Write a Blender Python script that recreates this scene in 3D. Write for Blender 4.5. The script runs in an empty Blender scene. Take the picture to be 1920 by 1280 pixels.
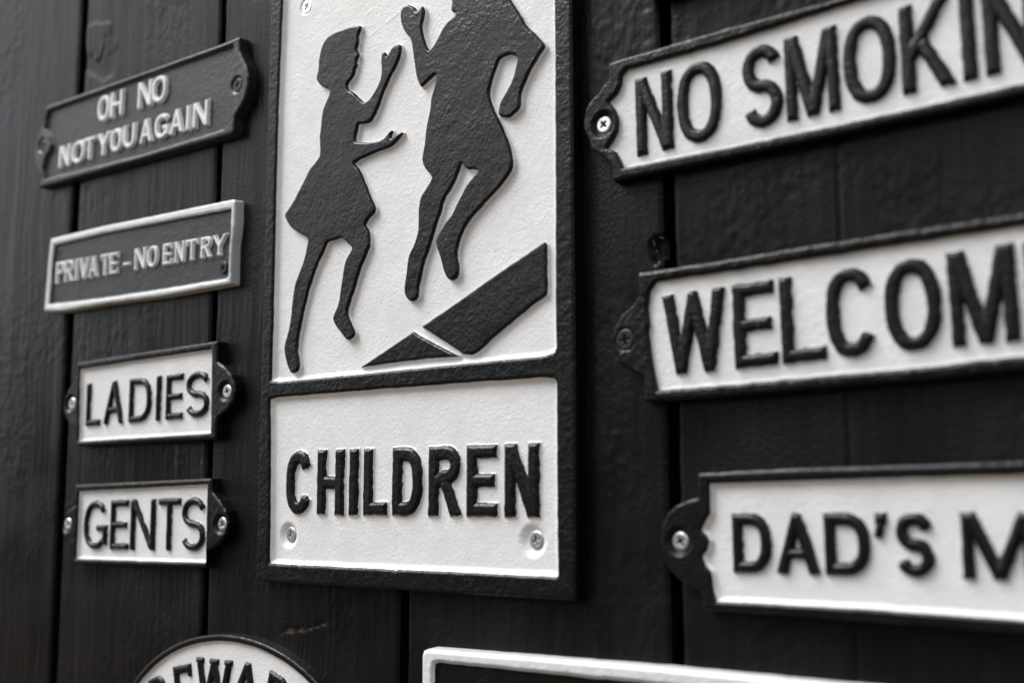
import bpy, math, random
import numpy as np
from mathutils import Matrix

# ------------------------------------------------------------------ camera, sky, sun, exposure
sc = bpy.context.scene
col = sc.collection
MM = 0.001
PCX, PCY = 960.0, 640.0                      # centre of the 1920 x 1280 photograph
VPX = (-1900.0, 955.0)                       # where the level lines of the wall meet
VPZ = (912.0, -15890.0)                      # where the upright seams meet
FPX = math.sqrt(-((VPX[0]-PCX)*(VPZ[0]-PCX)+(VPX[1]-PCY)*(VPZ[1]-PCY)))
_l = np.array([VPX[0]-PCX, -(VPX[1]-PCY), -FPX]); _l /= np.linalg.norm(_l)
_u = np.array([VPZ[0]-PCX, -(VPZ[1]-PCY), -FPX]); _u /= np.linalg.norm(_u)
_x = -_l
ROT = np.array([_x, np.cross(_u, _x), _u])   # rows: world axes in camera axes
def ray(px, py): return ROT @ np.array([px-PCX, -(py-PCY), -FPX])
CAM = -ray(1005, 1010)*533.0/FPX             # millimetres; wall face is the plane y = 0
def W(px, py, h=0.0):
    """point of the plane h mm in front of the wall that the photograph shows at (px, py)"""
    r = ray(px, py); s = (-h-CAM[1])/r[1]; p = CAM+s*r
    return (float(p[0]), float(p[2]))

cam = bpy.data.cameras.new('camera'); camo = bpy.data.objects.new('camera', cam); col.objects.link(camo)
m4 = Matrix([[*ROT[0], CAM[0]*MM], [*ROT[1], CAM[1]*MM], [*ROT[2], CAM[2]*MM], [0, 0, 0, 1]])
camo.matrix_world = m4
cam.sensor_width = 36.0; cam.lens = FPX/1920*36
cam.clip_start = 0.01; cam.clip_end = 50
cam.dof.use_dof = True; cam.dof.focus_distance = 0.60; cam.dof.aperture_fstop = 5.4; cam.dof.aperture_blades = 0
sc.camera = camo

SUN_EL, SUN_AZ = math.radians(51), math.radians(-54)     # azimuth from the wall's outward normal, towards the left
sd = np.array([math.sin(SUN_AZ)*math.cos(SUN_EL), -math.cos(SUN_AZ)*math.cos(SUN_EL), math.sin(SUN_EL)])
wd = bpy.data.worlds.new('World'); sc.world = wd; wd.use_nodes = True
nt = wd.node_tree; bg = nt.nodes['Background']
sky = nt.nodes.new('ShaderNodeTexSky'); sky.sky_type = 'NISHITA'; sky.sun_disc = False
sky.sun_elevation = SUN_EL; sky.sun_rotation = math.atan2(sd[0], sd[1])
sky.air_density = 1.0; sky.dust_density = 1.5; sky.ozone_density = 1.0
hs = nt.nodes.new('ShaderNodeHueSaturation'); hs.inputs['Saturation'].default_value = 0.26
nt.links.new(sky.outputs[0], hs.inputs['Color']); nt.links.new(hs.outputs[0], bg.inputs['Color'])
bg.inputs['Strength'].default_value = 0.13
sun = bpy.data.lights.new('sun', 'SUN'); sun.energy = 2.2; sun.angle = math.radians(32); sun.color = (1.0, 0.985, 0.97)
suno = bpy.data.objects.new('sun', sun); col.objects.link(suno)
from mathutils import Vector
suno.rotation_euler = Vector(sd).to_track_quat('Z', 'Y').to_euler()
suno.location = (sd*3).tolist()
sc.view_settings.view_transform = 'Standard'; sc.view_settings.look = 'None'
sc.view_settings.exposure = 0.62; sc.view_settings.gamma = 1.0; sc.view_settings.use_curve_mapping = False

# ------------------------------------------------------------------ materials
def new_mat(name):
    m = bpy.data.materials.new(name); m.use_nodes = True
    return m, m.node_tree, m.node_tree.nodes['Principled BSDF']
def N(t, kind, **kw):
    n = t.nodes.new(kind)
    for k, v in kw.items():
        if k in n.inputs.keys(): n.inputs[k].default_value = v
        else: setattr(n, k, v)
    return n
def coords(t, sx=1, sy=1, sz=1):
    g = N(t, 'ShaderNodeNewGeometry'); mp = N(t, 'ShaderNodeMapping'); mp.inputs['Scale'].default_value = (sx, sy, sz)
    t.links.new(g.outputs['Position'], mp.inputs['Vector']); return mp.outputs[0]
def noise(t, vec, scale, detail=2.0, rough=0.5):
    n = N(t, 'ShaderNodeTexNoise', Scale=scale, Detail=detail, Roughness=rough); t.links.new(vec, n.inputs['Vector']); return n.outputs['Fac']
def math_n(t, op, a, b=None, c=None, clamp=False):
    n = N(t, 'ShaderNodeMath', operation=op, use_clamp=clamp)
    for i, v in enumerate((a, b, c)):
        if v is None: continue
        if isinstance(v, (int, float)): n.inputs[i].default_value = v
        else: t.links.new(v, n.inputs[i])
    return n.outputs[0]
def mixc(t, fac, a, b):
    n = N(t, 'ShaderNodeMix', data_type='RGBA')
    t.links.new(fac, n.inputs['Factor']) if not isinstance(fac, float) else None
    if isinstance(fac, float): n.inputs['Factor'].default_value = fac
    for k, v in (('A', a), ('B', b)):
        i = [s for s in n.inputs if s.name == k and s.type == 'RGBA'][0]
        if isinstance(v, tuple): i.default_value = (*v, 1)
        else: t.links.new(v, i)
    return [s for s in n.outputs if s.type == 'RGBA'][0]

BLACK = (0.0038, 0.0038, 0.0041)
WHITE = (0.82, 0.812, 0.80)
def cast_paint(name, top, side=None, thresh=0.0, rough_top=0.31, rough_side=0.32, lump=0.00030, peel=0.00010, spec=None, wob=0.25):
    """enamel on rough cast iron; 'side' shows where the vertex distance 'd' is beyond thresh (mm)"""
    m, t, b = new_mat(name)
    v = coords(t)
    n1 = noise(t, v, 620, 2.5, 0.55)           # lumps of about 2 mm
    n2 = noise(t, v, 1150, 2, 0.5)             # orange peel
    n3 = noise(t, v, 60, 3, 0.6)
    pits = N(t, 'ShaderNodeTexVoronoi', Scale=330.0, feature='F1'); t.links.new(v, pits.inputs['Vector'])
    pit = math_n(t, 'SUBTRACT', 1.0, math_n(t, 'MULTIPLY', pits.outputs['Distance'], 8.0, clamp=True))
    gate = math_n(t, 'GREATER_THAN', noise(t, v, 150, 1), 0.57)
    pit = math_n(t, 'MULTIPLY', pit, gate)
    amp = math_n(t, 'MULTIPLY_ADD', n3, 1.6, -0.1, clamp=False)   # relief varies over the casting
    h = math_n(t, 'MULTIPLY', math_n(t, 'MULTIPLY', n1, lump), amp)
    h = math_n(t, 'MULTIPLY_ADD', n2, peel, h)
    h = math_n(t, 'MULTIPLY_ADD', pit, -0.00055, h)
    bp = N(t, 'ShaderNodeBump', Strength=1.0, Distance=1.0); t.links.new(h, bp.inputs['Height']); t.links.new(bp.outputs[0], b.inputs['Normal'])
    b.inputs['Specular IOR Level'].default_value = spec if spec is not None else (0.45 if max(top) > 0.5 else 0.27)
    tone = lambda c: mixc(t, math_n(t, 'MULTIPLY_ADD', n3, 2.0, -0.5, clamp=True), tuple(x*0.93 for x in c), tuple(min(1, x*1.05) for x in c))
    ct = tone(top)
    if max(top) > 0.5:      # specks of grime on white
        sp = N(t, 'ShaderNodeTexVoronoi', Scale=62.0); t.links.new(v, sp.inputs['Vector'])
        rnd = N(t, 'ShaderNodeSeparateColor'); t.links.new(sp.outputs['Color'], rnd.inputs[0])
        dot = math_n(t, 'MULTIPLY', math_n(t, 'LESS_THAN', sp.outputs['Distance'], 0.022), math_n(t, 'GREATER_THAN', rnd.outputs[0], 0.72))
        ct = mixc(t, dot, ct, (0.12, 0.11, 0.10))
    if side is None:
        t.links.new(ct, b.inputs['Base Color']); b.inputs['Roughness'].default_value = rough_top
        return m
    at = N(t, 'ShaderNodeAttribute', attribute_name='d')
    dd = math_n(t, 'MULTIPLY_ADD', math_n(t, 'SUBTRACT', noise(t, v, 260, 3), 0.5), wob*4, at.outputs['Fac'])
    f = math_n(t, 'MULTIPLY_ADD', math_n(t, 'SUBTRACT', dd, thresh), 8.0, 0.5, clamp=True)
    t.links.new(mixc(t, f, ct, tone(side)), b.inputs['Base Color'])
    t.links.new(math_n(t, 'MULTIPLY_ADD', f, rough_side-rough_top, rough_top), b.inputs['Roughness'])
    return m

M_black = cast_paint('black_enamel', BLACK, rough_top=0.31, lump=0.00046, peel=0.00012)
M_grey = cast_paint('worn_black_enamel', (0.026, 0.0265, 0.028), spec=0.4, lump=0.00040, rough_top=0.38)
M_white = cast_paint('white_enamel', WHITE, lump=0.00032, peel=0.00009, rough_top=0.30)
M_letter = cast_paint('black_on_white', BLACK, WHITE, 0.62, spec=0.33, wob=0.32, lump=0.00036, peel=0.00014)
M_figure = cast_paint('silhouette_black', BLACK, WHITE, 0.22, spec=0.36, lump=0.00036, peel=0.00007, wob=0.08, rough_top=0.29)
M_wletter = cast_paint('white_on_black', WHITE, (0.022, 0.0225, 0.024), 0.60, lump=0.00016, rough_top=0.4)
M_wrim = cast_paint('white_rim', (0.74, 0.75, 0.75), lump=0.00030)

def metal(name, c, rough):
    m, t, b = new_mat(name); b.inputs['Metallic'].default_value = 1.0
    v = coords(t); n = noise(t, v, 900, 3)
    rc = N(t, 'ShaderNodeAttribute', attribute_name='rec').outputs['Fac']      # driver recess: darker and less metallic
    gr_ = math_n(t, 'MAXIMUM', rc, math_n(t, 'MULTIPLY_ADD', noise(t, v, 700, 4, .7), 3.0, -1.75, clamp=True))
    t.links.new(mixc(t, gr_, c, (0.03, 0.028, 0.026)), b.inputs['Base Color'])
    t.links.new(math_n(t, 'MULTIPLY_ADD', gr_, -0.9, 1.0, clamp=True), b.inputs['Metallic'])
    t.links.new(math_n(t, 'MULTIPLY_ADD', n, 0.2, rough-0.1), b.inputs['Roughness'])
    bp = N(t, 'ShaderNodeBump', Strength=0.5, Distance=0.0002); t.links.new(n, bp.inputs['Height']); t.links.new(bp.outputs[0], b.inputs['Normal'])
    return m
M_zinc = metal('zinc_plate', (0.82, 0.85, 0.84), 0.32)
M_dullzinc = metal('dull_zinc', (0.55, 0.60, 0.58), 0.42)
M_bscrew = cast_paint('painted_screw', (0.010, 0.010, 0.011), lump=0.00008, peel=0.00004, spec=0.4, rough_top=0.4)

def wood_mat():
    m, t, b = new_mat('black_stained_timber')
    v = coords(t)
    vg = coords(t, 1.0, 1.0, 0.045)
    w = N(t, 'ShaderNodeVectorMath', operation='MULTIPLY_ADD')
    nz = N(t, 'ShaderNodeTexNoise', Scale=14.0, Detail=2.0); t.links.new(v, nz.inputs['Vector'])
    t.links.new(nz.outputs['Color'], w.inputs[0]); w.inputs[1].default_value = (0.010, 0, 0); t.links.new(vg, w.inputs[2])
    g1 = noise(t, w.outputs[0], 300, 3, 0.6)
    g2 = noise(t, w.outputs[0], 75, 2, 0.5)
    r1 = noise(t, v, 520, 3, 0.6)
    patch = noise(t, v, 16, 2, 0.5)
    pk = math_n(t, 'MULTIPLY_ADD', patch, 3.2, -1.1, clamp=True)
    h = math_n(t, 'MULTIPLY', g1, 0.00034)
    h = math_n(t, 'MULTIPLY_ADD', g2, 0.0007, h)
    h = math_n(t, 'MULTIPLY_ADD', math_n(t, 'MULTIPLY', r1, pk), 0.00055, h)
    bp = N(t, 'ShaderNodeBump', Strength=0.85, Distance=1.0); t.links.new(h, bp.inputs['Height']); t.links.new(bp.outputs[0], b.inputs['Normal'])
    base = mixc(t, math_n(t, 'MULTIPLY_ADD', patch, 2.4, -0.7, clamp=True), (0.0040, 0.0034, 0.0036), (0.0092, 0.0078, 0.0082))
    at = N(t, 'ShaderNodeAttribute', attribute_name='bare')
    base = mixc(t, at.outputs['Fac'], base, (0.34, 0.25, 0.15))
    sp = N(t, 'ShaderNodeTexVoronoi', Scale=75.0); t.links.new(v, sp.inputs['Vector'])
    rnd = N(t, 'ShaderNodeSeparateColor'); t.links.new(sp.outputs['Color'], rnd.inputs[0])
    dot = math_n(t, 'MULTIPLY', math_n(t, 'LESS_THAN', sp.outputs['Distance'], 0.028), math_n(t, 'GREATER_THAN', rnd.outputs[0], 0.90))
    base = mixc(t, dot, base, (0.30, 0.27, 0.24))
    t.links.new(base, b.inputs['Base Color'])
    t.links.new(math_n(t, 'MULTIPLY_ADD', patch, 0.22, math_n(t, 'MULTIPLY_ADD', g1, 0.18, 0.13)), b.inputs['Roughness'])
    b.inputs['Specular IOR Level'].default_value = 0.175
    return m
M_wood = wood_mat()
m, t, b = new_mat('gap_dark'); b.inputs['Base Color'].default_value = (0.004, 0.004, 0.004, 1); b.inputs['Roughness'].default_value = 0.9
t.links.new(mixc(t, noise(t, coords(t), 90), (0.003, 0.003, 0.003), (0.007, 0.006, 0.006)), b.inputs['Base Color']); M_gap = m
m, t, b = new_mat('raw_splinter'); t.links.new(mixc(t, noise(t, coords(t), 500, 3), (0.05, 0.04, 0.03), (0.30, 0.25, 0.19)), b.inputs['Base Color']); M_chip = m

# ------------------------------------------------------------------ distance fields (mm, in the wall's x-z plane)
_rng = np.random.RandomState(7); _T = _rng.rand(256, 256)
def vnoise(x, z, s, o=0):
    x = x/s+17.3*o+500; z = z/s+9.1*o+500
    xi = np.floor(x).astype(int); zi = np.floor(z).astype(int); fx = x-xi; fz = z-zi
    fx = fx*fx*(3-2*fx); fz = fz*fz*(3-2*fz); a = _T[xi % 256, zi % 256]; b = _T[(xi+1) % 256, zi % 256]
    c = _T[xi % 256, (zi+1) % 256]; d = _T[(xi+1) % 256, (zi+1) % 256]
    return (a*(1-fx)+b*fx)*(1-fz)+(c*(1-fx)+d*fx)*fz-0.5
def sstep(x): x = np.clip(x, 0, 1); return x*x*(3-2*x)
def d_poly(P, X, Z):
    P = np.array(P, float); d = np.full(X.shape, 1e9); s = np.zeros(X.shape, bool)
    for i in range(len(P)):
        a = P[i]; b = P[(i+1) % len(P)]; e = b-a; wx = X-a[0]; wz = Z-a[1]
        t = np.clip((wx*e[0]+wz*e[1])/(e@e+1e-12), 0, 1)
        d = np.minimum(d, (wx-t*e[0])**2+(wz-t*e[1])**2)
        c = ((a[1] <= Z) & (b[1] > Z)) | ((b[1] <= Z) & (a[1] > Z))
        if abs(e[1]) > 1e-12: s ^= c & (X < a[0]+(Z-a[1])*e[0]/e[1])
    d = np.sqrt(d); return np.where(s, -d, d)
def d_seg(a, b, r, butt_a, butt_b, X, Z):
    a = np.array(a, float); b = np.array(b, float); L = np.linalg.norm(b-a)+1e-9; e = (b-a)/L
    a0 = a-e*r if butt_a else a; b0 = b+e*r if butt_b else b; L0 = np.linalg.norm(b0-a0)
    wx = X-a0[0]; wz = Z-a0[1]; t = np.clip(wx*e[0]+wz*e[1], 0, L0)
    d = np.hypot(wx-t*e[0], wz-t*e[1])-r
    s = (X-a[0])*e[0]+(Z-a[1])*e[1]
    if butt_a: d = np.maximum(d, -s)
    if butt_b: d = np.maximum(d, s-L)
    return d
def smooth_poly(P, it=1):
    P = [np.array(p, float) for p in P]
    for _ in range(it):
        Q = []
        for i in range(len(P)):
            a, b = P[i], P[(i+1) % len(P)]; Q += [a*0.78+b*0.22, a*0.22+b*0.78]
        P = Q
    return P

# ------------------------------------------------------------------ relief meshes
def mesh_obj(name, V, Fq, mat, parent, org, attrs=None, Ft=None):
    me = bpy.data.meshes.new(name); n = len(V); V = np.asarray(V, np.float32).copy()
    V -= np.array(org, np.float32); V *= MM
    Fq = np.asarray(Fq, np.int32)
    me.vertices.add(n); me.vertices.foreach_set('co', V.ravel())
    me.loops.add(Fq.size); me.loops.foreach_set('vertex_index', Fq.ravel())
    me.polygons.add(len(Fq)); me.polygons.foreach_set('loop_start', np.arange(0, Fq.size, 4, dtype=np.int32))
    me.polygons.foreach_set('loop_total', np.full(len(Fq), 4, np.int32))
    me.polygons.foreach_set('use_smooth', np.ones(len(Fq), bool))
    for k, v in (attrs or {}).items():
        at = me.attributes.new(k, 'FLOAT', 'POINT'); at.data.foreach_set('value', np.asarray(v, np.float32))
    me.update(calc_edges=True); me.validate(); me.materials.append(mat)
    o = bpy.data.objects.new(name, me); col.objects.link(o); o.parent = parent
    if parent is None: o.location = (np.array(org)*MM).tolist()
    return o
def relief(name, bbox, res, dist, height, mat, parent, org, clip=0.0, wall=None, draft=0.0, attrs=None, resz=None):
    """heightfield over the region dist < clip, its rim snapped to the contour, with side walls down to `wall`"""
    x0, x1, z0, z1 = bbox; nx = int((x1-x0)/res)+2; nz = int((z1-z0)/(resz or res))+2
    X, Z = np.meshgrid(np.linspace(x0, x1, nx), np.linspace(z0, z1, nz), indexing='ij')
    D = dist(X, Z); inside = D < clip
    gx, gz = np.gradient(D, X[1, 0]-X[0, 0], Z[0, 1]-Z[0, 0]); g = np.hypot(gx, gz)+1e-6
    cell = inside[:-1, :-1] | inside[1:, :-1] | inside[1:, 1:] | inside[:-1, 1:]
    use = np.zeros_like(inside); use[:-1, :-1] |= cell; use[1:, :-1] |= cell; use[1:, 1:] |= cell; use[:-1, 1:] |= cell
    mv = use & ~inside; k = np.where(mv, np.clip((D-clip)/g, 0, 1.5*res), 0)
    X = X-gx/g*k; Z = Z-gz/g*k
    D2 = np.where(mv, clip, D)
    H = height(D2, X, Z)
    idx = np.full(X.shape, -1, np.int64); idx[use] = np.arange(use.sum())
    i, j = np.where(cell)
    # counter-clockwise seen from -y (x right, z up)
    Q = np.stack([idx[i, j], idx[i+1, j], idx[i+1, j+1], idx[i, j+1]], 1)
    V = np.stack([X[use], -H[use], Z[use]], 1); dv = D2[use]
    A = {'d': dv}
    if attrs: A.update({k2: f(dv, V[:, 0], V[:, 2]) for k2, f in attrs.items()})
    if wall is not None:
        E = np.concatenate([Q[:, [0, 1]], Q[:, [1, 2]], Q[:, [2, 3]], Q[:, [3, 0]]]); n = len(V)
        key = E[:, 0]*n+E[:, 1]; rev = E[:, 1]*n+E[:, 0]; B = E[~np.isin(key, rev)]
        u = np.unique(B); mp = np.full(n, -1, np.int64); mp[u] = np.arange(len(u))
        top = V[u].copy(); bot = V[u].copy(); bot[:, 1] = -wall
        gxx = (gx/g)[use][u]; gzz = (gz/g)[use][u]; bot[:, 0] += gxx*draft; bot[:, 2] += gzz*draft
        a = n+mp[B[:, 0]]; b_ = n+mp[B[:, 1]]; c = a+len(u); d_ = b_+len(u)
        Q = np.concatenate([Q, np.stack([b_, a, c, d_], 1)]); V = np.concatenate([V, top, bot])
        A = {k2: np.concatenate([v, v[u], v[u]+(draft if k2 == 'd' else 0)]) for k2, v in A.items()}
    return mesh_obj(name, V, Q, mat, parent, org, A)

def empty(name, org, label, cat, group=None):
    o = bpy.data.objects.new(name, None); col.objects.link(o); o.location = (np.array(org)*MM).tolist()
    o.empty_display_size = 0.01; o['label'] = label; o['category'] = cat
    if group: o['group'] = group
    return o

# ------------------------------------------------------------------ unseen paving rising to an added bank: darkens paint reflections, warm light from below
m, t, b = new_mat('earth_and_grass'); v = coords(t)
near = math_n(t, 'MULTIPLY_ADD', N(t, 'ShaderNodeSeparateXYZ').outputs[1], -0.25, -0.9, clamp=True)
t.links.new(v, [n for n in t.nodes if n.type == 'SEPXYZ'][0].inputs[0])
pave = mixc(t, noise(t, v, 7, 5, 0.6), (0.075, 0.052, 0.032), (0.125, 0.086, 0.053)); grass = mixc(t, noise(t, v, 3, 5, 0.6), (0.016, 0.021, 0.011), (0.034, 0.042, 0.022))
t.links.new(mixc(t, near, pave, grass), b.inputs['Base Color']); b.inputs['Roughness'].default_value = 0.95
prof = [(-50, 0)]+[(40, 0), (-2500, 0), (-6000, 0), (-9000, 1100), (-14000, 3000), (-22000, 5800), (-36000, 10300), (-60000, 16400)]  # rising part is the added bank behind the camera, shaped to block low sky
prof = prof[1:]; xs_ = np.linspace(-60000, 60000, 25); gv = []; gf = []
for j_, (y_, z_) in enumerate(prof):
    for i_, x_ in enumerate(xs_): gv.append((x_, y_, -1250+z_*(1+0.12*math.sin(x_*.00031)+0.07*math.sin(x_*.0011+j_))))
nx_ = len(xs_)
for j_ in range(len(prof)-1):
    for i_ in range(nx_-1): a_ = j_*nx_+i_; gf.append((a_, a_+nx_, a_+nx_+1, a_+1))
gr = mesh_obj('ground', np.array(gv, float), gf, m, None, (0, 0, -1250)); gr['kind'] = 'structure'
# ------------------------------------------------------------------ plank wall
wallo = empty('plank_wall', (0, 0, -150), 'black painted wall of wide upright timber planks with dark gaps behind all the signs', 'wall')
ZB, ZT = -190, 470
seams = [(-535.5, 4.0), (-384.0, 8.4), (-233.8, 5.0), (-80.5, 5.4), (71.0, 5.8), (224.0, 5), (376, 5)]
PL = lambda pts, h=0: [W(x, y, h) for x, y in pts]
crack = PL([(527, 1183), (545, 1180.5), (572, 1177), (590, 1171.5), (612, 1163.5)])
chip1 = smooth_poly(PL([(1216, 452), (1228, 445), (1262, 440), (1264, 480), (1240, 482), (1226, 496), (1218, 480)]))
kn1 = smooth_poly(PL([(166, 46), (208, 42), (210, 60), (197, 66), (193, 100), (184, 116), (163, 106), (162, 70)]))
kn2 = smooth_poly(PL([(208, 64), (218, 76), (220, 92), (206, 102), (196, 108), (195, 80)]))
kn1b = smooth_poly(PL([(150, 100), (200, 118), (215, 140), (190, 150), (160, 135)]))
knots = [(*W(640, 1150), 14, .7), (*W(1135, 60), 17, .5), (*W(1215, 30), 12, .5), (*W(330, 30), 16, .5), (*W(250, 1190), 13, .4), (*W(1160, 860), 15, .5), (*W(1450, 30), 20, .3), (-478, 330, 26, .55), (-445, 60, 24, .5), (-300, 150, 22, .35)]
def plank_height(D, X, Z):
    wx = X+7*vnoise(X, Z, 55, 3)+3*vnoise(X, Z, 22, 4)
    for kx, kz, kr, ka in knots:                      # grain flows round the knots
        q = np.exp(-(((X-kx)/kr)**2+((Z-kz)/(kr*2.2))**2)); wx = wx+np.sign(X-kx)*q*0
    h = 0.16*vnoise(wx, Z*0.03, 2.6, 1)+0.24*vnoise(wx, Z*0.022, 6.5, 2)+0.5*vnoise(X, Z, 70, 5)
    rough = sstep(vnoise(X, Z, 34, 6)*3.2+0.15)
    h = h+rough*(0.30*vnoise(X, Z, 2.3, 7)+0.16*vnoise(X, Z, 4.5, 8))
    for kx, kz, kr, ka in knots:
        rr = np.hypot((X-kx)+2*vnoise(X, Z, 8, 9), ((Z-kz)+3*vnoise(X, Z, 9, 10))*0.62); q = np.exp(-(rr/kr)**2)
        h = h+q*ka*(0.12*np.sin(rr*1.9+3*vnoise(X, Z, 6, 15))+0.9*vnoise(X, Z, 3.0, 12))
    h = h-1.1*sstep(1+D/1.6)                          # eased arrises
    m = (X > -384) & (X < -233)
    if m.any():
        for P, a in ((kn1, .75), (kn2, .5)): h = h+.7*a*sstep(0.5-(d_poly(P, X, Z)+3*vnoise(X, Z, 5, 33)+1.4*vnoise(X, Z, 2, 34))/2.0)
        h = h-0.9*sstep(0.6-(d_poly(kn1b, X, Z)+4*vnoise(X, Z, 6, 35))/6.0)
    if ((X > -234) & (X < -80)).any():
        dc = np.full(X.shape, 1e9)
        for a, b in zip(crack[:-1], crack[1:]): dc = np.minimum(dc, d_seg(a, b, 0.0, False, False, X, Z))
        h = h-1.3*sstep(1-dc/0.9)
    if ((X > -80) & (X < 72)).any():
        h = h-4.5*sstep(0.5-(d_poly(chip1, X, Z)+0.8*vnoise(X, Z, 2.2, 14))/0.7)
    h = h-1.1*sstep(1-np.abs(X-146.8)/1.3)           # shallow bead in the right-hand board
    return h
def bare(D, X, Z):
    r = np.zeros(X.shape)
    a, b = W(534, 1182.2), W(563, 1178.8); r = np.maximum(r, sstep(1-d_seg(a, b, 0.0, False, False, X, Z-0.0)/0.5)*(vnoise(X, Z, 1.8, 2) > -0.2)*0.5)
    return r
for k in range(len(seams)-1):
    xa = seams[k][0]+seams[k][1]/2; xb = seams[k+1][0]-seams[k+1][1]/2
    def dist(X, Z, xa=xa, xb=xb):
        return np.maximum(np.maximum(xa-X, X-xb)+0.55*vnoise(X, Z+k*30, 14, 5)+0.3*vnoise(X, Z+k*13, 3, 6)+2.2*np.maximum(0, vnoise(X, Z+k*50, 5, 44)-0.33), np.maximum(ZB-Z, Z-ZT))
    near = 0.9 if k in (1, 2, 3, 4) else 1.1
    relief('plank', (xa-2, xb+2, ZB-2, ZT+2), near, dist, plank_height, M_wood, wallo, (0, 0, -150), wall=-16, attrs={'bare': bare}, resz=1.4)
V = np.array([(x, y, z) for x in (-540, 380) for y in (15, 30) for z in (ZB, ZT)], float)
Fb = [(0, 4, 5, 1), (2, 3, 7, 6), (0, 1, 3, 2), (4, 6, 7, 5), (1, 5, 7, 3), (0, 2, 6, 4)]
o = mesh_obj('backing_board', V, Fb, M_gap, wallo, (0, 0, -150))
o.data.polygons.foreach_set('use_smooth', [False]*6)
def splinter(px, py, L, w, ang, h):
    x, z = W(px, py, h); rr = random.Random(int(px*7+py)); P = []
    for s in range(5):
        u = (s/4-0.5)*L; k = w*(1-abs(s-2)/2.4)*rr.uniform(.6, 1.2)
        for q in range(4):
            a = q*math.pi/2+rr.uniform(-.4, .4); v = k*math.cos(a); y = k*math.sin(a)
            P.append((x+u*math.cos(ang)-v*math.sin(ang), -h+y, z+u*math.sin(ang)+v*math.cos(ang)))
    F = [(s*4+q, s*4+(q+1) % 4, s*4+4+(q+1) % 4, s*4+4+q) for s in range(4) for q in range(4)]
    mesh_obj('splinter', np.array(P), F, M_chip, wallo, (0, 0, -150))
splinter(154, 54, 4, .9, 1.2, -4); splinter(155.5, 86, 4, .8, 1.9, -4); splinter(1240, 445.5, 3.5, .22, -.35, -1)
splinter(1226.5, 455, 4, .22, -1.35, -1.0); splinter(1232, 472, 1.6, .3, -.8, -1)

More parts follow.
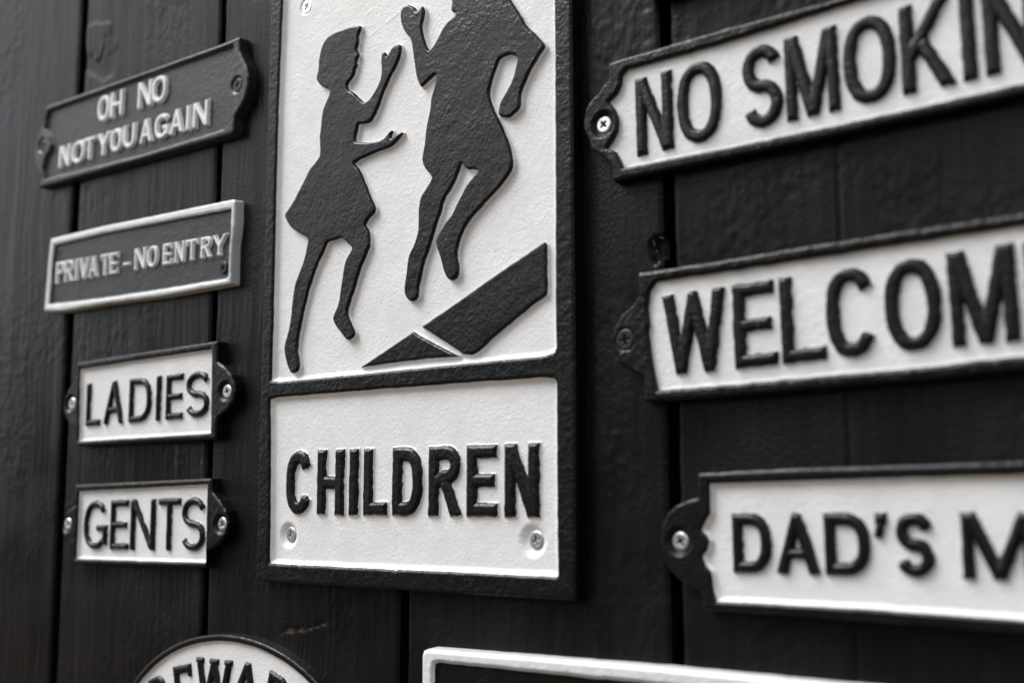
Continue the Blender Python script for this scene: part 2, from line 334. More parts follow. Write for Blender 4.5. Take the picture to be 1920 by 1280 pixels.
# ------------------------------------------------------------------ letters
def arc(cx, cy, rx, ry, a0, a1, n=10, p=1.0):
    out = []
    for i in range(n+1):
        a = math.radians(a0+(a1-a0)*i/n); c, s = math.cos(a), math.sin(a)
        out.append((cx+rx*math.copysign(abs(c)**p, c), cy+ry*math.copysign(abs(s)**p, s)))
    return out
def glyph(ch, w, h, t, serif=False):
    """list of (polyline, butt_start, butt_end, thickness)"""
    l, r, b, u, m = t/2, w-t/2, t/2, h-t/2, h/2; S = []
    def st(*p, a=True, z=True, k=1.0): S.append((list(p), a, z, t*k))
    if ch == 'I': st((w/2, 0), (w/2, h))
    elif ch == 'L': st((l, 0), (l, h)); st((l, b), (w, b), k=.95)
    elif ch == 'E': st((l, 0), (l, h)); st((l, b), (w, b), k=.92); st((l, m), (w*.9, m), k=.9); st((l, u), (w*.97, u), k=.92)
    elif ch == 'F': st((l, 0), (l, h)); st((l, m), (w*.9, m), k=.9); st((l, u), (w, u), k=.92)
    elif ch == 'H': st((l, 0), (l, h)); st((r, 0), (r, h)); st((l, m*.98), (r, m*.98), k=.95)
    elif ch == 'N': st((l, 0), (l, h)); st((r, 0), (r, h)); st((l*1.1, h), (w-l*1.1, 0), k=0.98)
    elif ch == 'M': st((l*.9, 0), (l*.9, h), k=.9); st((w-l*.9, 0), (w-l*.9, h), k=.9); st((l*1.25, h), (w/2, h*.03), (w-l*1.25, h), k=1.0)
    elif ch == 'W': st((l, h), (w*.27, t*.2), (w*.5, h*.93), (w*.73, t*.2), (r, h))
    elif ch == 'A': st((l*.85, 0), (w/2, h-t*.25), (w-l*.85, 0)); st((w*.22, h*.33), (w*.78, h*.33), k=.85)
    elif ch == 'V': st((l*.9, h), (w/2, t*.25), (w-l*.9, h))
    elif ch == 'Y': st((l*.9, h), (w/2, h*.44), (w-l*.9, h)); st((w/2, 0), (w/2, h*.5))
    elif ch == 'T': st((w/2, 0), (w/2, h)); st((0, u), (w, u), k=.95)
    elif ch == 'K': st((l, 0), (l, h)); st((w-l*1.2, h*1.02), (l, h*.36)); st((w*.40, h*.55), (w-l*.9, -.02*h))
    elif ch == 'U': st((l, h), *arc(w/2, w/2, w/2-l, w/2-l, 180, 360), (r, h))
    elif ch == 'O': P = arc(w/2, m, w/2-l, m-b, 0, 360, 28, .86); S.append((P, False, False, t))
    elif ch == 'C': st(*arc(w/2, m, w/2-l*.98, m-b, 33, 327, 22, .82))
    elif ch == 'G': st(*arc(w/2, m, w/2-l, m-b, 38, 318, 20, .86)); st((r, 0.1*h), (r, h*.47)); st((w*.56, h*.44), (w, h*.44), k=.9)
    elif ch == 'D': st((l, 0), (l, h)); st((l, u), (w*.42, u), *arc(w*.42, m, r-w*.42, m-b, 90, -90, 14, .8), (w*.42, b), (l, b))
    elif ch == 'P': st((l, 0), (l, h)); st((l, u), (w*.5, u), *arc(w*.5, h*.72, r-w*.5, h*.28-b, 90, -90, 10, .85), (l, h*.44))
    elif ch == 'R': st((l, 0), (l, h)); st((l, u), (w*.48, u), *arc(w*.48, h*.73, r*.97-w*.48, h*.27-b, 90, -90, 10, .85), (l, h*.46)); st((w*.5, h*.5), (w-l*1.0, -.01*h))
    elif ch == 'B': st((l, 0), (l, h)); st((l, u), (w*.5, u), *arc(w*.5, h*.75, r*.95-w*.5, h*.25-b, 90, -90, 10), (l, h*.5)); st((l, h*.5), (w*.5, h*.5), *arc(w*.5, (h*.5+b)/2, r-w*.5, (h*.5-b)/2, 90, -90, 10), (l, b))
    elif ch == 'S':
        ry = (h-t)/4; rx = w/2-l
        st(*arc(w/2, h-b-ry, rx, ry, 18, 262, 14, .95), *arc(w/2, b+ry, rx, ry, 82, -162, 14, .95))
    elif ch == "'": st((w*.60, h), (w*.60, h*.84), k=.95); st((w*.60, h*.86), (w*.34, h*.62), k=.62)
    elif ch == '-': st((0, h*.36), (w, h*.36))
    if serif:
        q = t*.58; e = t*.85
        def sf(x, top, a=1.0, c=1.0): S.append(([(x-e*a, (h-q/2) if top else q/2), (x+e*c, (h-q/2) if top else q/2)], True, True, q))
        for x, top in {'I': ((w/2, 0), (w/2, 1)), 'L': ((l, 0), (l, 1)), 'P': ((l, 0), (l, 1)), 'R': ((l, 0), (l, 1), (w-l, 0)), 'E': ((l, 0), (l, 1)), 'B': ((l, 0), (l, 1)),
                       'N': ((l, 0), (l, 1), (r, 1)), 'V': ((l, 1), (r, 1)), 'Y': ((l, 1), (r, 1), (w/2, 0)), 'T': ((w/2, 0),), 'A': ((l, 0), (r, 0)), 'W': ((l, 1), (w*.5, 1), (r, 1))}.get(ch, ()): sf(x, top)
        if ch in 'ET':
            S.append(([(w-q/2, h), (w-q/2, h*.74)], True, True, q))
            if ch == 'T': S.append(([(q/2, h), (q/2, h*.74)], True, True, q))
            else: S.append(([(w-q/2, 0), (w-q/2, h*.28)], True, True, q))
    return S
def letter(ch, w, h, t, ox, oz, ang, parent, org, base, rise, mat, res=0.4, wob=0.16, skirt=1.3, serif=False, rnd=1.1, inset=None):
    inset = (0.22 if mat is M_letter else 0.0) if inset is None else inset
    S = glyph(ch, w, h, t, serif); ca, sa = math.cos(ang), math.sin(ang); m = skirt+1.2
    c = [(ox+x*ca-z*sa, oz+x*sa+z*ca) for x in (-m, w+m) for z in (-m, h+m)]
    bb = (min(p[0] for p in c), max(p[0] for p in c), min(p[1] for p in c), max(p[1] for p in c))
    sd_ = hash((round(ox), round(oz))) % 50
    def dist(X, Z):
        x = (X-ox)*ca+(Z-oz)*sa; z = -(X-ox)*sa+(Z-oz)*ca; D = np.full(X.shape, 1e9)
        for P, ba, bz, tt in S:
            n = len(P)-1
            for i in range(n):
                D = np.minimum(D, d_seg(P[i], P[i+1], tt/2, ba and i == 0, bz and i == n-1, x, z))
        D = np.maximum(D, np.maximum(np.maximum(-z, z-h), np.maximum(-x-0.3, x-w-0.3)))
        # soften corners slightly
        return D+inset+wob*2*vnoise(X, Z, 2.6, 20+sd_)+wob*1.6*vnoise(X, Z, 6.5, 3+sd_)
    def height(D, X, Z):
        top = rise-0.9*rise*0.35*sstep((D+rnd)/rnd)*0.9
        k = np.clip(D/skirt, 0, 1); drop = (rise*0.72+0.25)*(1-(1-k)**1.7)
        return base+top-np.where(D > 0, drop, 0)+0.10*vnoise(X, Z, 1.9, 31)+0.08*vnoise(X, Z, 4.5, 32)
    return relief('letter', bb, res, dist, height, mat, parent, org, clip=skirt)
def line_y(L, x): (x0, y0), (x1, y1) = L; return y0+(y1-y0)*(x-x0)/(x1-x0)
def text(chars, base_l, cap_l, o, s, hz, t, parent, org, floor, rise, mat, tpx=None, **kw):
    q = lambda x, y: W(o[0]+x/s, o[1]+y/s, hz)
    xa, xb = chars[0][1], chars[-1][2]
    A, B = q(xa, line_y(base_l, xa)), q(xb, line_y(base_l, xb)); C_, D_ = q(xa, line_y(cap_l, xa)), q(xb, line_y(cap_l, xb))
    ang = math.atan2(B[1]-A[1], B[0]-A[0])
    for ch, x0, x1 in chars:
        p0 = q(x0, (line_y(base_l, x0)+line_y(cap_l, x0))/2); p1 = q(x1, (line_y(base_l, x1)+line_y(cap_l, x1))/2)
        f = ((p0[0]+p1[0])/2-A[0])/(B[0]-A[0]); bz = A[1]+(B[1]-A[1])*f
        h = (C_[1]+(D_[1]-C_[1])*f)-bz
        w = (p1[0]-p0[0])*(0.88 if kw.get('serif') else 1.0); xm = (p0[0]+p1[0])/2
        letter(ch, w, h, t, xm-w/2+math.sin(ang)*h/2, bz-math.sin(ang)*w/2, ang, parent, org, floor, rise, mat, **kw)

# ------------------------------------------------------------------ screws
def screw(x, z, h, parent, org, mat, r=3.8, rot=0.3, tilt=(0, 0)):
    def dist(X, Z): return np.hypot(X-x, Z-z)-r
    ca, sa = math.cos(rot), math.sin(rot)
    def cross(X, Z):
        a = (X-x)*ca+(Z-z)*sa; b_ = -(X-x)*sa+(Z-z)*ca; w = 0.16*r
        cr = np.minimum(np.maximum(np.abs(a)-0.55*r, np.abs(b_)-w), np.maximum(np.abs(b_)-0.55*r, np.abs(a)-w))
        return np.minimum(cr, np.hypot(a, b_)-0.29*r)
    def height(D, X, Z):
        H = h-0.35*sstep((D+0.5)/0.5)-1.7*sstep(-cross(X, Z)/0.42)*(1-0.25*np.hypot(X-x, Z-z)/r)
        return H+tilt[0]*(X-x)+tilt[1]*(Z-z)
    return relief('screw', (x-r-1, x+r+1, z-r-1, z+r+1), 0.17, dist, height, mat, parent, org, wall=max(h-3.5, 0),
                  attrs={'rec': lambda D, X, Z: sstep(0.15-cross(X, Z)/0.3)})

# ------------------------------------------------------------------ plates
def sign(label, org_px, outer, windows, T, floor_drop, mat_frame, mat_panel, dishes=(), rimw=2.0, rnd=1.0, ridges=(), pdishes=(),
         fname='frame', wob=0.22, res=0.6, panel_lump=0.06, lug_drop=None, name='cast_sign', rise_w=2.3, edge=1.0, frame_lump=1.0):
    """outer, windows: outlines in mm; dishes: (x, z, radius, depth) sunk into the frame around screws"""
    xs = [p[0] for p in outer]; zs = [p[1] for p in outer]
    org = ((min(xs)+max(xs))/2, 0.0, min(zs))
    root = empty(name, org, label, 'sign', 'cast iron signs screwed to the plank wall')
    w1 = lambda X, Z: wob*1.5*vnoise(X, Z, 7, 40)+wob*1.1*vnoise(X, Z, 2.8, 41)
    dout = lambda X, Z: d_poly(outer, X, Z)+0.5*w1(X, Z)
    def dwin(X, Z):
        D = np.full(X.shape, 1e9)
        for w_ in windows: D = np.minimum(D, d_poly(w_, X, Z))
        return D+w1(X, Z)
    bb = (min(xs)-1.5, max(xs)+1.5, min(zs)-1.5, max(zs)+1.5)
    def fd(X, Z): return np.maximum(dout(X, Z), -dwin(X, Z))
    def fh(D, X, Z):
        H = T-rnd*0.85*sstep((D+rnd)/rnd)+frame_lump*(0.16*vnoise(X, Z, 2.2, 50)+0.14*vnoise(X, Z, 4.5, 51)+0.15*vnoise(X, Z, 20, 52))
        for x, z, r, dp in dishes:
            q = np.hypot(X-x, Z-z); H = H-dp*sstep((r-q)/(r-4.2))
        return H
    relief(fname, bb, res, fd, fh, mat_frame, root, org, wall=-0.3, draft=0.5 if True else 0)
    if windows:
        wx = [p[0] for w_ in windows for p in w_]; wz = [p[1] for w_ in windows for p in w_]
        def ph(D, X, Z):
            k = np.clip(-D/rise_w, 0, 1); H = (T-floor_drop)+(floor_drop-0.95*rnd)*edge*(1-k)**1.9
            H = H+panel_lump*(1.0*vnoise(X, Z, 2.4, 60)+1.0*vnoise(X, Z, 5.5, 61)+2.5*vnoise(X, Z, 28, 62))
            for x, z, r, dp in pdishes:
                q = np.hypot(X-x, Z-z); H = H-dp*sstep((r-q)/(r-3.2))
            for a, b_ in ridges: H = H+0.14*np.exp(-(d_seg(a, b_, 0.0, False, False, X, Z)/0.45)**2)
            return H
        relief('panel', (min(wx)-2, max(wx)+2, min(wz)-2, max(wz)+2), res, dwin, ph, mat_panel, root, org, clip=0.5)
    return root, org
def tr(pts, o, s, h): return [W(o[0]+x/s, o[1]+y/s, h) for x, y in pts]

# ---- CHILDREN crossing sign
T = 7.6; FD = 3.0; FL = T-FD
xl0, xr0 = -181.0, 27.0
outer = [(-181, -24.3), (26.3, -25.2), (27.3, 60), (27.4, 352), (-181.3, 352)]
o1 = [W(506.5, 709.5, T), W(505.8, 704.5, T)]
bar_t = [W(523, 715.5, T), W(1022, 666.5, T)]; bar_b = [W(517, 744.5, T), W(1012, 707.3, T)]
win_top = [W(507.5, 712.5, T), W(523, 715.5, T), W(650, 703, T), W(850, 683, T), W(960, 672.2, T), W(1020, 666.5, T), W(1037, 660, T), W(1041, 650, T), W(1040, 540, T), W(1039, 133, T), W(1038, 0, T)]
win_top += [(win_top[-1][0], 335), (W(528.5, 0, T)[0], 335), W(528.5, 0, T), W(522.5, 133, T), W(516, 340, T), W(512, 520, T), W(509.5, 640, T)]
win_bot = [W(505, 748, T), W(517, 744.5, T), W(700, 729.5, T), W(860, 717.5, T), W(960, 710.5, T), W(1022, 706.6, T), W(1037, 708.5, T), W(1041.5, 716, T), W(1042, 860, T), W(1043.5, 1020, T), W(1044, 1080.5, T),
           W(860, 1072, T), W(745, 1067.5, T), W(740, 1070.5, T), W(734, 1066.5, T), W(650, 1063.3, T), W(503.5, 1055.5, T), W(505, 900, T)]
s_tl = W(573.5, 12, FL+.3); s_bl = W(545, 1002, FL-.8); s_br = W(1005.5, 1012.5, FL-.8); d_bl = W(541, 1003, FL); d_br = W(999, 1013, FL)
Z1o, Z1s = (480, 0), 2.9766
r1 = tr([(718, 132), (800, 72)], Z1o, Z1s, FL); r2 = tr([(632, 208), (678, 165)], Z1o, Z1s, FL); r3 = tr([(620, 80), (650, 55)], Z1o, Z1s, FL)
root, org = sign('tall black and white CHILDREN sign with silhouettes of two running children, in the centre', None, outer, [win_top, win_bot], T, FD, M_black, M_white,
                 ridges=(r1, r2, r3), pdishes=((*s_tl, 5.2, .9), (*d_bl, 7.6, 1.9), (*d_br, 8.4, 1.9)), res=0.55, wob=0.18, rise_w=2.6)
screw(*s_tl, FL-.25, root, org, M_zinc, r=4.0, rot=0.9)
screw(*s_bl, FL-.9, root, org, M_dullzinc, r=4.0, rot=0.5, tilt=(.10, .04))
screw(*s_br, FL-.8, root, org, M_dullzinc, r=4.1, rot=0.35, tilt=(.06, .03))
g1 = [(575,143),(583,160),(570,190),(566,215),(568,235),(556,270),(560,290),(572,308),(560,330),(556,350),(560,365),(548,385),(545,410),(530,440),(512,458),(505,475),(508,500),(540,520),(575,550),(600,575),(625,565),(650,530),(680,480),(698,420),(700,380),(697,340),(700,300),(712,290),(720,298),(728,318),(740,305),(755,270),(775,252),(795,248),(806,262),(806,290),(798,320),(770,385),(735,450),(705,520),(685,580),(660,640),(640,675),(605,690),(570,688),(562,720),(550,770),(552,795),(600,797),(660,792),(695,785),(725,760),(748,730),(755,728),(757,738),(748,752),(750,772),(765,768),(790,748),(810,738),(816,742),(800,765),(775,795),(740,820),(690,838),(640,858),(590,880),(548,905),(545,912),(556,930),(572,945),(590,985),(612,1035),(620,1055),(628,1080),(650,1130),(664,1160),(657,1185),(640,1200),(625,1215),(610,1240)]
g2 = [(605,62),(612,80),(628,105),(630,140),(632,175),(610,230),(585,290),(565,350),(545,420),(520,490),(508,540),(510,575),(525,610),(540,645),(547,670),(540,690),(515,705),(500,700),(475,665),(445,630),(428,595),(430,570),(450,530),(462,490),(468,440),(475,400),(482,360),(490,300),(500,260),(520,225),(535,195),(532,185),(510,165),(480,135),(470,133),(440,145),(400,155),(388,170),(380,200),(355,250),(330,310),(305,380),(285,450),(265,530),(250,600),(240,650),(230,710),(225,760),(232,800),(238,850),(228,880),(200,893),(185,880),(170,840),(158,780),(156,740),(170,690),(185,640),(195,560),(202,480),(215,400),(240,330),(265,270),(280,200),(288,150),(280,130),(240,110),(195,80),(172,45)]
g3 = [(158,1205),(165,1185),(200,1140),(230,1080),(270,1000),(300,940),(340,895),(358,860),(352,780),(360,700),(370,620),(385,580),(408,530),(412,500),(385,490),(355,475),(338,450),(336,430),(348,390),(350,330),(360,280),(380,230),(420,190),(480,165),(540,145)]
b1 = [(1092,0),(1094,20),(1088,52),(1094,66),(1116,68),(1112,85),(1070,120),(1040,160),(1015,210),(995,250),(965,287),(950,265),(935,220),(925,180),(922,140),(932,100),(938,60),(925,36),(916,42),(910,58),(895,68),(880,45),(850,28),(828,35),(808,60),(804,100),(815,150),(835,185),(860,210),(872,260),(878,310),(885,370),(895,430),(915,484),(930,478),(965,440),(1000,412),(1008,420),(1000,470),(985,520),(975,550),(972,600),(960,660),(948,720),(940,800),(930,860),(926,900),(945,945),(982,985),(975,1010),(940,1060),(915,1110),(905,1180)]
b2 = [(905,30),(905,100),(880,180),(848,240),(842,300),(835,360),(827,410),(828,450),(845,480),(868,490),(890,478),(903,455),(905,400),(920,330),(935,270),(960,200),(985,120),(1005,50),(1025,0)]
b3 = [(1045,1110),(1090,1040),(1120,980),(1140,915),(1148,905),(1165,935),(1180,945),(1215,942),(1240,950),(1235,965),(1200,1000),(1165,1050),(1130,1120),(1090,1200)]
b4 = [(1060,50),(1020,110),(1004,150),(1008,190),(1030,250),(1045,320),(1065,360),(1088,373),(1110,362),(1127,335),(1125,290),(1115,230),(1120,190),(1140,130),(1160,80),(1200,20)]
b5 = [(1290,1110),(1350,1050),(1400,985),(1425,940),(1430,900),(1420,850),(1400,780),(1370,710),(1335,640),(1310,580),(1295,530),(1300,490),(1320,430),(1340,370),(1352,330),(1380,315),(1415,300),(1445,308),(1460,325),(1452,370),(1440,420),(1420,470),(1385,530),(1360,570),(1350,620),(1352,645),(1385,652),(1415,655),(1452,620),(1470,600),(1470,550),(1480,500),(1510,430),(1550,350),(1590,290),(1610,262),(1600,240),(1560,195),(1505,150),(1470,80),(1415,0),(1375,-55),(1320,-90),(1262,-110),(1240,-150),(1242,-215),(1205,-275),(1130,-300),(1070,-280),(1048,-230),(1046,-170),(1060,-130),(1058,-95),(1078,-55)]
FZ = FL+2.5
girl = tr(g1, Z1o, Z1s, FZ)+tr(g2, (480, 400), Z1s, FZ)+tr(g3, Z1o, Z1s, FZ)
boy = tr(b1, Z1o, Z1s, FZ)+tr(b2, (480, 400), Z1s, FZ)+tr(b3, Z1o, Z1s, FZ)+tr(b4, (480, 400), Z1s, FZ)+tr(b5, Z1o, Z1s, FZ)
slab1 = tr([(920,630),(1100,508),(1350,330),(1603,157),(1614,172),(1616,200),(1617,430),(1612,453),(1560,490),(1400,620),(1300,705),(1240,765),(1195,790),(1150,783)], (480, 400), Z1s, FZ)
slab2 = tr([(578,857),(600,842),(720,762),(872,660),(897,678),(1000,735),(1125,795),(1080,799),(950,808),(780,828)], (480, 400), Z1s, FZ)
def figure(name, P, rise=2.9, skirt=1.3, sm=1):
    P = smooth_poly(P, sm); xs = [p[0] for p in P]; zs = [p[1] for p in P]
    def dist(X, Z): return d_poly(P, X, Z)+0.20*vnoise(X, Z, 3.0, 70)+0.20*vnoise(X, Z, 6, 71)
    def height(D, X, Z):
        k = np.clip(D/skirt, 0, 1); top = rise-0.55*sstep((D+0.8)/0.8)
        return FL+top-np.where(D > 0, (rise-0.3)*(1-(1-k)**2.4), 0)+0.10*vnoise(X, Z, 2.1, 72)+0.12*vnoise(X, Z, 5, 73)+0.2*vnoise(X, Z, 16, 74)
    return relief(name, (min(xs)-3, max(xs)+3, min(zs)-3, max(zs)+3), 0.42, dist, height, M_figure, root, org, clip=skirt)
figure('child_silhouette', girl)['label'] = 'smaller running girl silhouette with bobbed hair and flared dress, arms reaching out'
figure('child_silhouette', boy)['label'] = 'larger running child silhouette with bent arm and legs in mid-stride'
figure('kerb_shape', slab1, rise=2.3, sm=0); figure('kerb_shape', slab2, rise=2.3, sm=0)
Z3 = ((460, 680), 2.7833)
text([('C', 205, 331), ('H', 366, 502), ('I', 532, 578), ('L', 608, 727), ('D', 758, 911), ('R', 947, 1114), ('E', 1145, 1305), ('N', 1343, 1522)],
     [(365, 788), (1520, 802)], [(365, 457), (1510, 419)], *Z3, FL+2.3, 5.95, root, org, FL, 2.1, M_letter, res=0.38, skirt=1.7)

# ---- OH NO NOT YOU AGAIN
T = 6.5; Z4 = ((0, 40), 3.6577)
lug = [(1635,110),(1640,200),(1660,250),(1688,310),(1700,370),(1695,450),(1672,540),(1630,612),(1602,660),(1600,740),(1590,768)]
outer = tr([(265,1140),(285,1060),(265,1020),(240,960),(235,900),(250,820),(285,720),(300,680),(306,620),(312,585),(960,360),(1540,150)]+lug+[(960,945)], *Z4, T)
wins = [tr([(325,612),(960,383),(1597,158),(1600,290),(1585,350),(1560,400),(1553,480),(1570,540),(1592,600),(1590,680),(1530,742),(960,918),(300,1085),(290,1010),(308,930),(335,890),(345,845),(330,790),(305,730),(312,660)], *Z4, T)]
rs, ls = W(0+1632/3.6577, 40+438/3.6577, T-1), W(295/3.6577, 40+852/3.6577, T-1)
root, org = sign('black sign with raised white words OH NO NOT YOU AGAIN, topmost on the left', None, outer, wins, T, 2.4, M_grey, M_grey,
                 dishes=((*rs, 5.6, 1.2), (*ls, 5.6, 1.2)), rnd=0.8, rise_w=1.0, wob=0.12)
screw(*rs, T-.6, root, org, M_bscrew, r=4.0, rot=0.2); screw(*ls, T-.6, root, org, M_bscrew, r=4.0, rot=0.6)
k = dict(res=0.36, skirt=0.9, wob=0.06, rnd=0.4)
text([('O', 668, 745), ('H', 757, 836), ('N', 943, 1035), ('O', 1040, 1136)], [(700, 683), (1080, 556)], [(715, 508), (1100, 372)], *Z4, T-.3, 2.75, root, org, T-2.4, 2.2, M_wletter, **k)
text([('N', 403, 474), ('O', 490, 573), ('T', 572, 648), ('Y', 664, 746), ('O', 754, 829), ('U', 842, 921), ('A', 957, 1038), ('G', 1058, 1150), ('A', 1165, 1250), ('I', 1270, 1299), ('N', 1320, 1422)],
     [(412, 1008), (1405, 712)], [(430, 852), (1425, 533)], *Z4, T-.3, 2.75, root, org, T-2.4, 2.2, M_wletter, **k)

# ---- PRIVATE - NO ENTRY
T = 6.5; Z5 = ((0, 350), 3.6577)
outer = tr([(345,357),(700,272),(1200,170),(1590,88),(1607,95),(1604,250),(1584,400),(1582,450),(1576,662),(1100,748),(700,800),(420,850),(300,852),(322,600)], *Z5, T)
wins = [tr([(365,398),(720,315),(1200,220),(1583,150),(1578,300),(1566,440),(1560,610),(1545,630),(1100,705),(700,765),(330,808),(345,600)], *Z5, T)]
root, org = sign('white rimmed black sign reading PRIVATE-NO ENTRY in serif letters', None, outer, wins, T, 2.2, M_wrim, M_grey, rnd=0.9, rise_w=0.9, wob=0.18, panel_lump=.09)
ps = W(1530/3.6577, 350+556/3.6577, T-1.5); screw(*ps, T-1.3, root, org, M_bscrew, r=3.6, rot=0.5)
ps = W(402/3.6577, 350+446/3.6577, T-1.5); screw(*ps, T-1.9, root, org, M_bscrew, r=2.4, rot=0.5)
text([('P', 378, 434), ('R', 437, 497), ('I', 503, 535), ('V', 538, 602), ('A', 603, 667), ('T', 680, 748), ('E', 745, 806), ('-', 838, 886), ('N', 915, 995), ('O', 1003, 1076), ('E', 1110, 1172), ('N', 1190, 1262), ('T', 1268, 1352), ('R', 1370, 1442), ('Y', 1448, 1550)],
     [(395, 662), (1510, 468)], [(395, 517), (1530, 322)], *Z5, T-.3, 1.75, root, org, T-2.2, 1.9, M_wletter, res=0.3, skirt=0.6, wob=0.05, rnd=0.3, serif=True)

# ---- LADIES, GENTS
T = 6.5; Z6 = ((50, 620), 2.6667)
def small(label, outer, win, scr, letters, bl, cl, t):
    outer = tr(outer, *Z6, T); wins = [tr(win, *Z6, T)]; sx = [W(50+x/2.6667, 620+y/2.6667, T-1) for x, y in scr]
    root, org = sign(label, None, outer, wins, T, 2.6, M_black, M_white, dishes=[(*p, 6.0, 1.8) for p in sx], rnd=0.9, rise_w=1.6, wob=0.14)
    for p in sx: screw(*p, T-1.2, root, org, M_zinc, r=3.7, rot=p[0] % 1.5)
    text(letters, bl, cl, *Z6, T-.5, t, root, org, T-2.6, 2.1, M_letter, res=0.36, skirt=1.0, wob=0.08, rnd=1.0)
small('white LADIES sign with black rim and black letters, above the GENTS sign',
      [(248,160),(600,105),(948,52),(950,155),(985,180),(1018,220),(1037,262),(1042,300),(1032,350),(1000,395),(957,430),(947,460),(944,540),(600,556),(245,575),(247,490),(217,470),(192,432),(182,390),(190,335),(212,285),(245,250),(250,195)],
      [(262,190),(600,138),(922,90),(916,511),(600,530),(255,552)], [(998, 302), (224, 363)],
      [('L', 292, 358), ('A', 380, 473), ('D', 505, 611), ('I', 637, 662), ('E', 690, 771), ('S', 790, 900)], [(300, 474), (850, 430)], [(305, 264), (850, 202)], 3.5)
small('white GENTS sign with black rim and black letters, below the LADIES sign',
      [(240,770),(600,753),(920,738),(926,805),(962,850),(995,902),(1007,960),(997,1015),(962,1060),(925,1085),(898,1100),(893,1180),(600,1173),(230,1162),(236,1088),(214,1060),(186,1030),(173,985),(180,940),(202,898),(243,868)],
      [(257,800),(600,782),(900,765),(890,1158),(600,1150),(241,1138)], [(974, 965), (203, 965)],
      [('G', 280, 391), ('E', 412, 498), ('N', 512, 630), ('T', 650, 755), ('S', 768, 880)], [(300, 1090), (850, 1099)], [(300, 851), (850, 832)], 3.6)

# ---- NO SMOKING, WELCOME, DAD'S
T = 6.5; Z7 = ((1080, 0), 2.2857); Z8 = ((1080, 380), 2.2857); Z9 = ((1080, 800), 2.2857)
def ext(P, x): return [(x, P[1])]
XR = 330
outer = tr([(1910,402),(1500,492),(960,610),(155,775),(158,740),(150,705),(110,670),(65,640),(50,590),(32,555),(30,520),(40,470),(60,430),(95,400),(115,365),(135,345),(138,270),(390,196),(650,119),(1080,5)], *Z7, T)
outer = [(XR, outer[0][1])]+outer+[(XR, outer[-1][1])]
win = tr([(1900,358),(1500,450),(965,566),(600,640),(197,720),(180,680),(165,648),(125,632),(150,600),(170,560),(174,520),(172,495),(155,460),(132,435),(170,395),(185,360),(190,320),(212,295),(600,186),(1000,62),(1185,2)], *Z7, T)
win = [(XR-4, win[0][1])]+win+[(XR-4, win[-1][1])]
sp = W(1080+119/2.2857, 535/2.2857, T-2)
root, org = sign('white NO SMOKING sign with black rim, topmost of the three large signs on the right', None, outer, [win], T, 2.6, M_black, M_white, dishes=((*W(1080+113/2.2857, 532/2.2857, T), 6.6, 2.3),), rnd=0.9, res=0.5, rise_w=1.5, edge=0.2)
screw(*sp, T-1.7, root, org, M_zinc, r=3.7, rot=0.75)
text([('N', 250, 403), ('O', 427, 613), ('S', 709, 872), ('M', 890, 1114), ('O', 1140, 1360), ('K', 1385, 1608), ('I', 1640, 1702), ('N', 1740, 1975), ('G', 2010, 2250)],
     [(275, 660), (1678, 337)], [(270, 332), (1410, 20)], *Z7, T-.5, 4.7, root, org, T-2.6, 2.1, M_letter, res=0.38, skirt=1.0, wob=0.11)
outer = tr([(1920,716),(1500,757),(1200,780),(600,832),(290,852),(290,790),(285,745),(240,725),(190,690),(165,640),(152,590),(160,530),(190,480),(235,440),(265,400),(262,302),(600,251),(1000,184),(1500,107),(1920,42)], *Z8, T)
outer = [(XR, outer[0][1])]+outer+[(XR, outer[-1][1])]
win = tr([(1920,655),(1500,700),(1000,745),(600,782),(342,802),(325,720),(312,640),(302,560),(308,520),(298,450),(310,375),(338,335),(750,272),(1050,226),(1500,155),(1920,90)], *Z8, T)
win = [(XR-4, win[0][1])]+win+[(XR-4, win[-1][1])]
sp = W(1080+215/2.2857, 380+588/2.2857, T-1)
root, org = sign('white WELCOME sign with black rim and a black painted screw, between NO SMOKING and DAD\'S', None, outer, [win], T, 2.6, M_black, M_white, dishes=((*sp, 5.4, 0.7),), rnd=1.1, res=0.5, wob=0.26, rise_w=1.6, edge=0.25, frame_lump=1.7)
screw(*sp, T+.1, root, org, M_bscrew, r=4.5, rot=0.1)
text([('W', 368, 632), ('E', 668, 846), ('L', 870, 1053), ('C', 1066, 1277), ('O', 1316, 1556), ('M', 1595, 1882), ('E', 1927, 2130)],
     [(455, 730), (1640, 610)], [(385, 395), (1820, 180)], *Z8, T-.5, 4.9, root, org, T-2.6, 2.2, M_letter, res=0.38, skirt=1.1, wob=0.17)
outer = tr([(1920,880),(1200,828),(590,786),(542,782),(535,700),(500,682),(440,652),(400,612),(368,560),(358,490),(365,420),(390,370),(430,335),(480,314),(520,304),(522,200),(900,180),(1500,163),(1920,148)], *Z9, T)
outer = [(XR, outer[0][1])]+outer+[(XR, outer[-1][1])]
win = tr([(1920,828),(1200,776),(600,746),(585,692),(575,620),(552,592),(538,552),(556,530),(567,490),(556,465),(534,440),(555,395),(572,370),(568,242),(1200,222),(1920,203)], *Z9, T)
win = [(XR-4, win[0][1])]+win+[(XR-4, win[-1][1])]
sp = W(1080+447/2.2857, 800+490/2.2857, T-1.4)
root, org = sign('white sign starting with DAD\'S, lowest of the three large signs on the right', None, outer, [win], T, 2.6, M_black, M_white, dishes=((*sp, 6.2, 1.8),), rnd=0.9, res=0.5, wob=0.14, rise_w=1.8, frame_lump=.6, panel_lump=.035)
screw(*sp, T-1.2, root, org, M_zinc, r=3.7, rot=0.55)
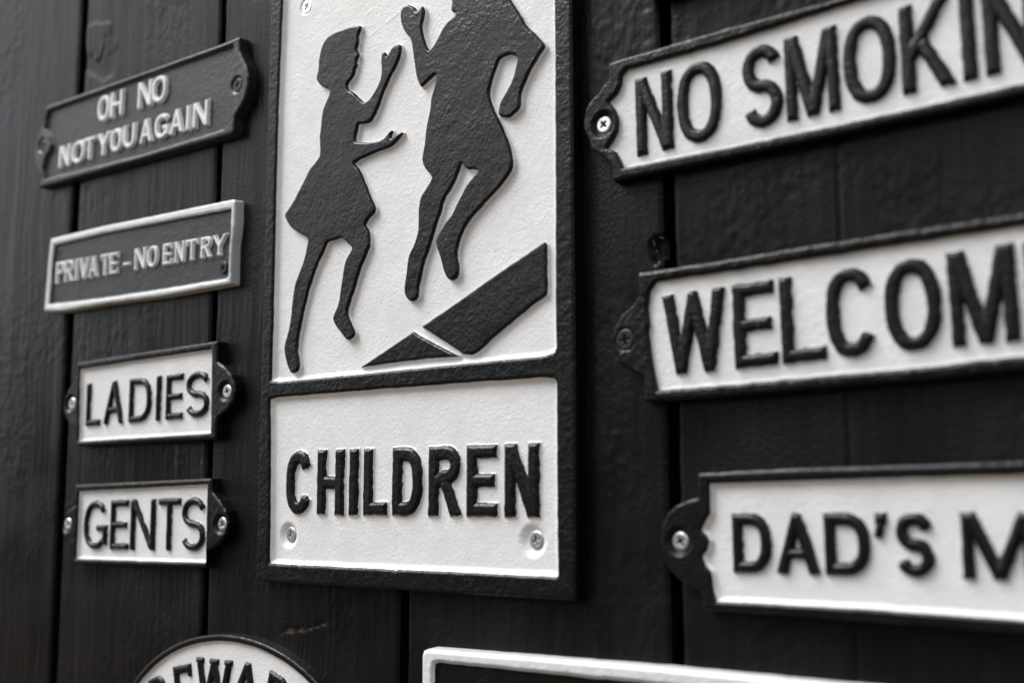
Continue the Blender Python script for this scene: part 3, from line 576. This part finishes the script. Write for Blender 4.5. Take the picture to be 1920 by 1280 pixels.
text([('D', 664, 827), ('A', 853, 1030), ('D', 1058, 1250), ("'", 1270, 1325), ('S', 1366, 1524), ('M', 1648, 1965)],
     [(670, 622), (1690, 650)], [(670, 372), (1690, 368)], *Z9, T-.5, 4.1, root, org, T-2.6, 2.1, M_letter, res=0.38, skirt=1.0, wob=0.07)

# ---- BEWARE oval
T = 6.5; ocx, ocz, oa, ob = -203.0, -128.9, 105.0, 75.0
ell = lambda a, b: [(ocx+a*math.cos(q), ocz+b*math.sin(q)) for q in np.linspace(0, 2*math.pi, 72, endpoint=False)]
root, org = sign('oval white sign with thin black rim and the word BEWARE, at the bottom edge', None, ell(oa, ob), [ell(oa-4.2, ob-3.2)], T, 2.0, M_black, M_white, rnd=0.7, wob=0.1, rise_w=1.4, frame_lump=.5, name='oval_sign', res=.6)
def bew(ch, px, py, w, rot, h=25):
    x, z = W(220+px/4.571, 1170+py/4.571, T-.3); a = math.radians(rot)
    ox = x-w/2*math.cos(a)+h*math.sin(a); oz = z-w/2*math.sin(a)-h*math.cos(a)
    letter(ch, w, h, 4.3, ox, oz, a, root, org, T-2.0, 1.7, M_letter, res=0.36, skirt=0.9, wob=0.06, serif=True)
bew('B', 318, 450, 15, 20); bew('E', 538, 352, 15.5, 11); bew('W', 815, 300, 30, .5); bew('A', 1105, 332, 22, -8); bew('R', 1380, 445, 16, -17); bew('E', 1640, 620, 15, -26)

# ---- white rimmed black sign at the bottom
T = 7.5
a = W(789, 1217, T); b_ = W(1380, 1268, T)
outer = [(a[0], -210), (240, -210), (240, b_[1]+.3), (60, b_[1]+.6), (a[0]+4, a[1]+.5), (a[0]+.9, a[1]-.6), (a[0], a[1]-3)]
ia = W(811, 1240.5, T)
win = [(ia[0], -203), (233, -203), (233, W(1380, 1297, T)[1]), (ia[0]+3.4, ia[1]), (ia[0]+.6, ia[1]-.8), (ia[0], ia[1]-3.5)]
sign('black sign with a broad white rim, cut off by the bottom edge', None, outer, [win], T, 2.4, M_wrim, M_black, rnd=1.6, wob=0.2, rise_w=1.0, frame_lump=.8, res=.55, name='bordered_sign')

# ---- lower edge of a black sign just above NO SMOKING
q0 = W(1215, 1.0, 6.5)
outer = smooth_poly([(q0[0], q0[1]+.3), (q0[0]+8, q0[1]-.6), (330, q0[1]-.6), (330, q0[1]+50), (q0[0]+3, q0[1]+50), (q0[0]-1, q0[1]+25)], 1)
sign('black sign cut off by the top edge above NO SMOKING', None, outer, [], 6.5, 2, M_black, M_black, name='dark_sign', res=.8)
